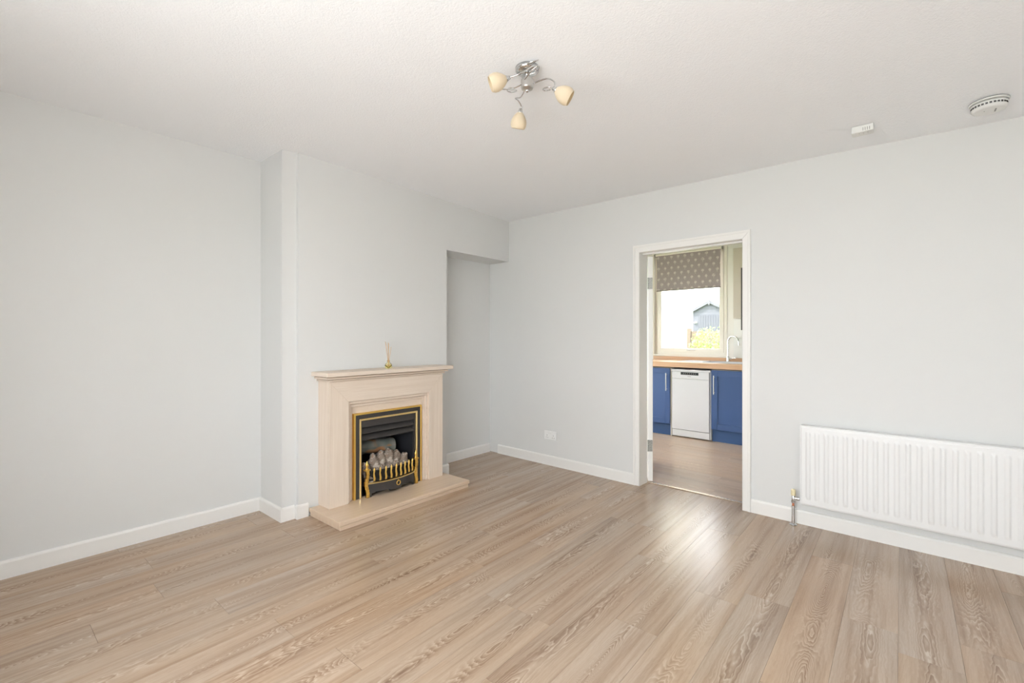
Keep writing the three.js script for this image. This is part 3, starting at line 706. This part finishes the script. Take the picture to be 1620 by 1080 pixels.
solid('wall_kitchen_window', 'kitchen wall with the window over the sink', 'wall', uvm(join([box(KX, KX + 0.25, -0.3, KH, KZ0 - 0.15, GZ0), box(KX, KX + 0.25, -0.3, KH, GZ1, KZ1 + 0.15), box(KX, KX + 0.25, -0.3, GY0, GZ0, GZ1), box(KX, KX + 0.25, GY1, KH, GZ0, GZ1)]), 'z'), M.kitchenWall, [KX, 0, -2.3], DOOR, S);
solid('wall_kitchen_right', 'kitchen side wall hidden right of the doorway', 'wall', uvm(box(WT, KX, 0, KH, KZ1, KZ1 + 0.15)), M.kitchenWall, [1.4, 0, KZ1], DOOR, S);
const BX0 = 0.62, BX1 = 1.88, BY0 = 0.35, BY1 = 2.15;
solid('wall_kitchen_left', 'kitchen side wall left of the doorway with a garden window', 'wall', uvm(join([box(WT, BX0, 0, KH, KZ0 - 0.15, KZ0), box(BX1, KX, 0, KH, KZ0 - 0.15, KZ0), box(BX0, BX1, 0, BY0, KZ0 - 0.15, KZ0), box(BX0, BX1, BY1, KH, KZ0 - 0.15, KZ0)])), M.kitchenWall, [1.4, 0, KZ0], DOOR, S);
{
  const w = thing('window_3', 'kitchen side window out of view left of the doorway', 'window', [1.25, BY0, KZ0 - 0.08], DOOR, S);
  const z0 = KZ0 - 0.12, z1 = KZ0 - 0.06;
  part(w, 'window_frame', join([box(BX0, BX1, BY0, BY0 + 0.05, z0, z1), box(BX0, BX1, BY1 - 0.05, BY1, z0, z1), ...[BX0, 1.225, BX1 - 0.05].map((x) => box(x, x + 0.05, BY0 + 0.05, BY1 - 0.05, z0, z1))]), M.frameWhite);
  for (const [a, b] of [[BX0 + 0.05, 1.225], [1.275, BX1 - 0.05]]) part(w, 'pane', box(a, b, BY0 + 0.05, BY1 - 0.05, KZ0 - 0.092, KZ0 - 0.088), M.pane);
}
{
  const w = thing('window_1', 'white kitchen window above the sink looking onto the garden', 'window', [KX, GY0, -2.35], DOOR, S);
  const x0 = KX + 0.045, x1 = KX + 0.115;
  const frame = (a, b, c, d, t, p, q) => join([box(p, q, c, c + t, a, b, 0.003), box(p, q, d - t, d, a, b, 0.003), box(p, q, c + t, d - t, a, a + t, 0.003), box(p, q, c + t, d - t, b - t, b, 0.003)]);
  part(w, 'window_frame', frame(GZ0, GZ1, GY0, GY1, 0.045, x0, x1), M.frameWhite);
  const sash = part(w, 'sash', frame(GZ0 + 0.046, GZ1 - 0.035, GY0 + 0.040, GY1 - 0.046, 0.050, x0 - 0.012, x1 - 0.02), M.frameWhite);
  part(sash, 'pane', box(KX + 0.07, KX + 0.074, GY0 + 0.09, GY1 - 0.096, GZ0 + 0.096, GZ1 - 0.085), M.pane);
  part(sash, 'window_handle', join([box(x0 - 0.022, x0 - 0.012, GY0 + 0.058, GY0 + 0.076, -2.395, -2.345, 0.003), rod([x0 - 0.03, GY0 + 0.068, -2.37], [x0 - 0.034, GY0 + 0.074, -2.27], 0.006)]), M.steel, 'metal window catch');
  part(w, 'window_sill', box(KX - 0.012, x0 + 0.01, GY0 - 0.022, GY0 + 0.004, GZ0 - 0.02, GZ1 + 0.02, 0.004), M.frameWhite);
  part(w, 'casing', join([box(KX - 0.010, KX, GY0, GY1 + 0.04, GZ1 + 0.0, GZ1 + 0.022, 0.002), box(KX - 0.010, KX, GY0, GY1 + 0.04, GZ0 - 0.022, GZ0, 0.002), box(KX - 0.010, KX, GY1, GY1 + 0.04, GZ0, GZ1, 0.002)]), M.frameWhite);
}
{
  const z0 = -2.82, z1 = -1.925, x = KX - 0.008;
  const t = thing('roller_blind', 'taupe roller blind printed with pale trees, half drawn', 'blind', [x, 2.46, -2.37], DOOR);
  const n = 24, pos = [], uv = [], idx = [];
  for (const s of [0, 1]) for (let j = 0; j <= 10; j++) for (let i = 0; i <= n; i++) {
    const a = i / n, b = j / 10, inset = 0.010 * Math.sin(Math.PI * clamp(b * 0.9 + 0.1)), z = mix(z0 + inset, z1 - inset, a);
    pos.push(x + (s ? 0.0012 : -0.0012) + 0.003 * Math.sin(a * 9), mix(1.932, 2.440, b), z); uv.push(a, b);
  }
  const row = n + 1, off = row * 11;
  for (let j = 0; j < 10; j++) for (let i = 0; i < n; i++) { const a = j * row + i; idx.push(a, a + 1, a + row, a + 1, a + row + 1, a + row, off + a, off + a + row, off + a + 1, off + a + 1, off + a + row, off + a + row + 1); }
  const g = new THREE.BufferGeometry(); g.setAttribute('position', new THREE.Float32BufferAttribute(pos, 3)); g.setAttribute('uv', new THREE.Float32BufferAttribute(uv, 2)); g.setIndex(idx); g.computeVertexNormals();
  part(t, 'blind_fabric', g, M.blind);
  part(t, 'roller', rod([x, 2.452, z0 - 0.01], [x, 2.452, z1 + 0.012], 0.017), M.frameWhite, 'cream roller tube');
  for (const z of [z0 - 0.016, z1 + 0.012]) part(t, 'end_bracket', box(x - 0.02, KX + 0.035, 2.43, 2.475, z, z + 0.005), M.grey);
  part(t, 'hem_bar', box(x - 0.004, x + 0.004, 1.926, 1.940, z0 + 0.002, z1 - 0.002, 0.002), std(0x857b72, 0.9));
}
// base units
function cabinet(label, z0, z1, handleZ) {
  const t = thing('base_cabinet', label, 'cabinet', [KF + 0.02, 0, (z0 + z1) / 2], DOOR, { group: 'blue base units' });
  part(t, 'body', box(KF + 0.021, KX - 0.01, 0.15, 0.874, z0, z1), M.carcass);
  part(t, 'plinth', box(KF + 0.045, KF + 0.062, 0.0005, 0.149, z0, z1), M.bluePlinth, 'blue plinth board');
  const y0 = 0.152, y1 = 0.868, a = z0 + 0.002, b = z1 - 0.002, w = 0.070;
  const door = part(t, 'door', join([box(KF, KF + 0.02, y0, y1, a, a + w, 0.0015), box(KF, KF + 0.02, y0, y1, b - w, b, 0.0015), box(KF, KF + 0.02, y0, y0 + w, a + w, b - w, 0.0015), box(KF, KF + 0.02, y1 - w, y1, a + w, b - w, 0.0015)]), M.blue, 'blue shaker door');
  part(door, 'door_panel', box(KF + 0.009, KF + 0.0195, y0 + w, y1 - w, a + w, b - w), M.blue);
  part(door, 'handle', join([rod([KF - 0.028, 0.578, handleZ], [KF - 0.028, 0.806, handleZ], 0.006), rod([KF - 0.028, 0.60, handleZ], [KF, 0.60, handleZ], 0.0045), rod([KF - 0.028, 0.785, handleZ], [KF, 0.785, handleZ], 0.0045)]), M.steel, 'brushed steel bar handle');
}
cabinet('blue shaker base cabinet left of the dishwasher', -2.86, -2.362, -2.405);
cabinet('blue shaker base cabinet right of the dishwasher, under the tap', -1.848, -1.25, -1.810);
solid('filler_panel', 'grey edge strip between the left blue cabinet and dishwasher', 'panel', box(KF + 0.012, KX - 0.02, 0.0, 0.874, -2.360, -2.345), M.carcass, [KF + 0.02, 0, -2.352], DOOR);
{
  const z0 = -2.336, z1 = -1.872;
  const t = thing('dishwasher', 'slim white dishwasher between the blue cabinets', 'dishwasher', [KF, 0, -2.1], DOOR);
  part(t, 'body', box(KF + 0.032, KX - 0.06, 0.012, 0.862, z0 + 0.004, z1 + 0.014), M.white);
  part(t, 'kickplate', box(KF + 0.010, KF + 0.031, 0.014, 0.096, z0, z1, 0.002), M.white);
  part(t, 'door', box(KF, KF + 0.031, 0.101, 0.745, z0, z1, 0.004), M.white);
  const c = part(t, 'control_panel', box(KF, KF + 0.031, 0.7465, 0.836, z0, z1, 0.003), M.white);
  part(c, 'display', box(KF - 0.0015, KF + 0.001, 0.794, 0.828, -2.222, -2.000, 0.0006), M.display, 'dark display strip');
  const marks = []; for (let k = 0; k < 7; k++) marks.push(box(KF - 0.0021, KF - 0.0014, 0.808, 0.814, -2.19 + k * 0.025, -2.182 + k * 0.025));
  part(c, 'display_marks', join(marks), M.grey);
  part(c, 'brand_mark', box(KF - 0.0006, KF + 0.0005, 0.772, 0.778, -2.136, -2.092), M.grey, 'small grey lettering mark');
  part(c, 'handle_recess', box(KF - 0.0008, KF + 0.0006, 0.748, 0.762, -2.216, -2.004), std(0xcfcfce, 0.4));
  part(t, 'top_panel', box(KF - 0.002, KX - 0.06, 0.838, 0.861, z0 - 0.003, z1 + 0.016, 0.003), M.white);
  for (const z of [z0 + 0.03, z1 - 0.05]) part(t, 'foot', rod([KF + 0.08, 0.0005, z], [KF + 0.08, 0.0125, z], 0.015), M.slot);
}
{
  const x0 = KF - 0.022, x1 = KX - 0.002, sx0 = 2.235, sx1 = 2.60, sz0 = -2.03, sz1 = -1.44;
  const t = solid('worktop', 'wood-effect worktop over the blue cabinets', 'worktop', uvm(slabY([[x0, -2.86], [x1, -2.86], [x1, -1.25], [x0, -1.25]], 0.886, 0.950, 0.003, [[[sx0, sz0], [sx1, sz0], [sx1, sz1], [sx0, sz1]]]), 'z'), M.worktop, [2.4, 0.886, -2.0], DOOR);
  solid('upstand', 'wood upstand strip between the worktop and kitchen window', 'upstand', uvm(box(KX - 0.022, KX - 0.001, 0.951, 0.998, -2.86, -1.25, 0.002), 'z', 0.3, 0.1), M.worktop, [KX - 0.01, 0.951, -2.0], DOOR);
  const s = thing('sink', 'white inset sink and drainer in the worktop below the window', 'sink', [2.42, 0.95, -1.74], DOOR);
  const ow = 0.022;
  part(s, 'rim', slabY([[sx0 - ow, sz0 - 0.28], [sx1 + ow, sz0 - 0.28], [sx1 + ow, sz1 + ow], [sx0 - ow, sz1 + ow]], 0.9505, 0.957, 0.002, [[[sx0 + 0.01, sz0 + 0.01], [sx1 - 0.01, sz0 + 0.01], [sx1 - 0.01, sz1 - 0.01], [sx0 + 0.01, sz1 - 0.01]]]), M.white);
  part(s, 'bowl', join([box(sx0 + 0.004, sx0 + 0.010, 0.875, 0.951, sz0 + 0.004, sz1 - 0.004), box(sx1 - 0.010, sx1 - 0.004, 0.875, 0.951, sz0 + 0.004, sz1 - 0.004), box(sx0 + 0.01, sx1 - 0.01, 0.875, 0.951, sz0 + 0.004, sz0 + 0.010), box(sx0 + 0.01, sx1 - 0.01, 0.875, 0.951, sz1 - 0.010, sz1 - 0.004), box(sx0 + 0.01, sx1 - 0.01, 0.8745, 0.879, sz0 + 0.01, sz1 - 0.01)]), M.white);
  for (let k = 0; k < 6; k++) part(s, 'drainer_rib', box(sx0 + 0.03 + k * 0.055, sx0 + 0.042 + k * 0.055, 0.9565, 0.960, sz0 - 0.26, sz0 - 0.02, 0.0015), M.white);
  const tx = 2.64, tz = -1.815;
  const tap = thing('kitchen_tap', 'tall swan-neck chrome mixer tap behind the sink', 'tap', [tx, 0.951, tz], DOOR);
  part(tap, 'tap_body', lathe([[0, 0], [0.026, 0], [0.026, 0.006], [0.021, 0.012], [0.021, 0.060], [0.015, 0.070], [0, 0.070]], [tx, 0.951, tz]), M.chrome);
  const arc = []; for (let k = 0; k <= 14; k++) { const a = Math.PI * (1 - k / 14 * 0.94); arc.push([tx - 0.02 - 0.02 * Math.cos(a), 1.205 + 0.075 * Math.sin(a), tz + 0.068 + 0.068 * Math.cos(a)]); }
  part(tap, 'spout', tube([[tx - 0.0, 1.015, tz], [tx, 1.10, tz], ...arc, [tx - 0.04, 1.165, tz + 0.142]], 0.0105, 60, 12), M.chrome);
  part(tap, 'lever', join([rod([tx - 0.005, 0.992, tz], [tx - 0.005, 0.992, tz + 0.050], 0.010), rod([tx - 0.005, 0.997, tz + 0.045], [tx - 0.03, 1.003, tz + 0.105], 0.005)]), M.chrome);
}
// splashback tiles right of the window
{
  const t = solid('splashback', 'white tiled splashback right of the kitchen window', 'splashback', box(KX - 0.004, KX - 0.0005, 0.999, 1.50, GZ1 + 0.105, -1.25), M.grout, [KX, 1.2, -1.5], DOOR);
  for (let j = 0; j < 2; j++) for (let k = 0; k < 3; k++) { const z = GZ1 + 0.107 + k * 0.17, y = 1.0 + j * 0.25; part(t, 'tile', box(KX - 0.011, KX - 0.004, y, y + 0.248, z, Math.min(z + 0.168, -1.252), 0.0015), M.tile); }
}
{
  const t = thing('wall_cupboard', 'pale stone-coloured wall cupboard right of the kitchen window', 'cupboard', [2.40, 1.502, -1.45], DOOR);
  part(t, 'body', box(2.421, KX - 0.001, 1.502, 2.362, -1.678, -1.20), M.unit);
  const d = part(t, 'door', box(2.40, 2.420, 1.500, 2.364, -1.679, -1.20, 0.002), M.unit);
  part(d, 'handle', box(2.385, 2.40, 1.52, 1.68, -1.26, -1.25, 0.002), M.steel);
}
{
  const t = thing('wall_cupboard', 'dark cupboard edge showing beside the right door jamb', 'cupboard', [1.5, 1.34, -1.1], DOOR);
  part(t, 'body', box(1.20, 1.80, 1.342, 1.945, -1.232, KZ1 - 0.001), M.darkUnit);
  part(t, 'door', box(1.198, 1.80, 1.338, 1.948, -1.250, -1.233, 0.002), M.darkUnit);
}

// ================================================================ OUTSIDE
{
  const g = new THREE.PlaneGeometry(70, 70, 70, 70); g.rotateX(-Math.PI / 2); g.translate(12, 0, 0);
  const p = g.attributes.position, uv = g.attributes.uv;
  for (let i = 0; i < p.count; i++) { const x = p.getX(i), z = p.getZ(i); p.setY(i, -0.3 + 0.75 * smooth(12, 22, x) + 0.02 * N(x, z)); uv.setXY(i, x, z); }
  g.computeVertexNormals();
  solid('ground_lawn', 'garden lawn outside the house', 'lawn', g, M.turf, [0, -0.3, 0], WORLD, S);
}
{
  // pale paved terrace round the living room windows
  solid('ground_terrace', 'pale concrete terrace outside the living room windows', 'terrace', join([box(-14, XW - 0.15, -0.3, -0.2, -9, 14), box(XW - 0.15, 4.5, -0.3, -0.2, ZF + 0.15, 14)]), std(0xb9b6b0, 0.9), [-4, -0.3, 3], WORLD, S);
  // rendered white neighbour's wall at the left of the kitchen window
  const t = thing('rendered_house_wall', 'bright white rendered wall filling the left of the kitchen window', 'wall', [5.1, -0.3, -5], DOOR);
  part(t, 'rendered_wall', box(5.0, 5.28, -0.3, 4.6, -8.5, -3.27), M.render);
  part(t, 'coping', box(4.94, 5.34, 4.6, 4.7, -8.56, -3.21), M.grey);
}
{
  const X = 19.4, zc = -7.81, hw = 0.865, ye = 2.56, ya = 3.0, yb = 0.42;
  const t = thing('garden_shed', 'grey timber shed with gable roof seen through the kitchen window', 'shed', [X, yb, zc], DOOR);
  part(t, 'shed_body', slabX([[zc - hw, yb], [zc + hw, yb], [zc + hw, ye - 0.06], [zc, ya - 0.06], [zc - hw, ye - 0.06]], X + 0.02, X + 2.4), M.shed);
  for (let k = 0; k < 17; k++) {
    const y0 = yb + k * 0.148, y1 = y0 + 0.142; if (y0 > ya - 0.14) break;
    const w = y1 > ye - 0.06 ? hw * clamp((ya - 0.06 - y1) / (ya - ye)) : hw; if (w < 0.05) break;
    part(t, 'cladding_board', box(X, X + 0.019, y0, y1, zc - w, zc + w), M.shed);
  }
  for (const s of [-1, 1]) {
    part(t, 'roof', slabX([[zc, ya], [zc, ya + 0.05], [zc + s * (hw + 0.12), ye - 0.01], [zc + s * (hw + 0.12), ye - 0.06]].slice().sort(() => 0), X - 0.10, X + 2.5), M.roofFelt);
    part(t, 'bargeboard', slabX([[zc, ya - 0.09], [zc, ya + 0.05], [zc + s * (hw + 0.12), ye - 0.01], [zc + s * (hw + 0.12), ye - 0.14]], X - 0.13, X - 0.10), M.shedTrim);
  }
  part(t, 'finial', slabX([[zc - 0.05, ya - 0.12], [zc, ya - 0.20], [zc + 0.05, ya - 0.12], [zc + 0.04, ya + 0.06], [zc, ya + 0.14], [zc - 0.04, ya + 0.06]], X - 0.15, X - 0.13), M.shedTrim);
  for (let k = 0; k < 9; k++) part(t, 'door_board', box(X - 0.022, X - 0.001, yb + 0.05, 2.32, zc - 0.53 + k * 0.118, zc - 0.53 + k * 0.118 + 0.112), M.shedDoor);
  part(t, 'shed_lamp', join([box(X - 0.08, X - 0.001, 1.95, 2.02, zc - 0.74, zc - 0.60, 0.01)]), M.white, 'small white lamp');
}
{
  const X = 4.85;
  const t = thing('garden_fence', 'low brown timber fence behind the bright bush', 'fence', [X, -0.3, -2.4], DOOR);
  part(t, 'fence_post', box(X - 0.04, X + 0.04, -0.32, 1.43, -3.20, -3.135), M.fence);
  part(t, 'fence_post', box(X - 0.04, X + 0.04, -0.32, 1.43, -1.60, -1.535), M.fence);
  for (let k = 0; k < 8; k++) part(t, 'fence_rail', box(X - 0.012, X + 0.012, -0.25 + k * 0.205, -0.06 + k * 0.205, -3.135, -1.60), M.fence);
}
{
  const at = [4.30, -0.3, -2.54];
  const t = thing('garden_bush', 'sunlit yellow-green bush outside the kitchen window', 'bush', at, DOOR);
  part(t, 'stems', join(Array.from({ length: 9 }, () => rod([at[0] + R(-0.05, 0.05), at[1] - 0.02, at[2] + R(-0.1, 0.1)], [at[0] + R(-0.2, 0.2), at[1] + R(0.9, 1.45), at[2] + R(-0.3, 0.3)], 0.014, 0.005, 6))), M.bark);
  const pos = [], nor = [], uv = [], col = [], v = new THREE.Vector3(), a = new THREE.Vector3(), b = new THREE.Vector3(), n = new THREE.Vector3();
  for (let k = 0; k < 5200; k++) {
    const th = rnd() * Math.PI * 2, u = R(-0.6, 1), r = Math.pow(rnd(), 0.28), s = Math.sqrt(1 - u * u);
    v.set(at[0] + 0.34 * r * s * Math.cos(th), at[1] + 0.82 + 0.92 * r * Math.sign(u) * Math.pow(Math.abs(u), 0.7) * (1 + 0.06 * N(th * 2, u * 3)), at[2] + 0.46 * r * Math.pow(s, 0.6) * Math.sin(th));
    a.set(R(-1, 1), R(-1, 1), R(-1, 1)).normalize(); n.set(R(-1, 0.2), R(0.1, 1), R(-1, 1)).normalize(); b.crossVectors(n, a).normalize(); a.crossVectors(b, n);
    const l = R(0.016, 0.032), w = l * 0.5;
    const q = [v.clone().addScaledVector(a, -l), v.clone().addScaledVector(b, w).addScaledVector(n, 0.004), v.clone().addScaledVector(a, l), v.clone().addScaledVector(b, -w).addScaledVector(n, 0.004)];
    const c = new THREE.Color().setHSL(R(0.18, 0.27), R(0.45, 0.7), R(0.16, 0.36));
    for (const i of [0, 2, 1, 0, 3, 2]) { pos.push(q[i].x, q[i].y, q[i].z); nor.push(n.x, n.y, n.z); uv.push(0, 0); col.push(c.r, c.g, c.b); }
  }
  const g = new THREE.BufferGeometry();
  g.setAttribute('position', new THREE.Float32BufferAttribute(pos, 3)); g.setAttribute('normal', new THREE.Float32BufferAttribute(nor, 3)); g.setAttribute('uv', new THREE.Float32BufferAttribute(uv, 2)); g.setAttribute('color', new THREE.Float32BufferAttribute(col, 3));
  const f = part(t, 'foliage', g, new THREE.MeshPhysicalMaterial({ color: 0xffffff, roughness: 0.9, vertexColors: true, side: THREE.DoubleSide, transmission: 0.3, thickness: 0 }));
  f.userData.kind = 'stuff';
}

renderer.render(scene, camera);
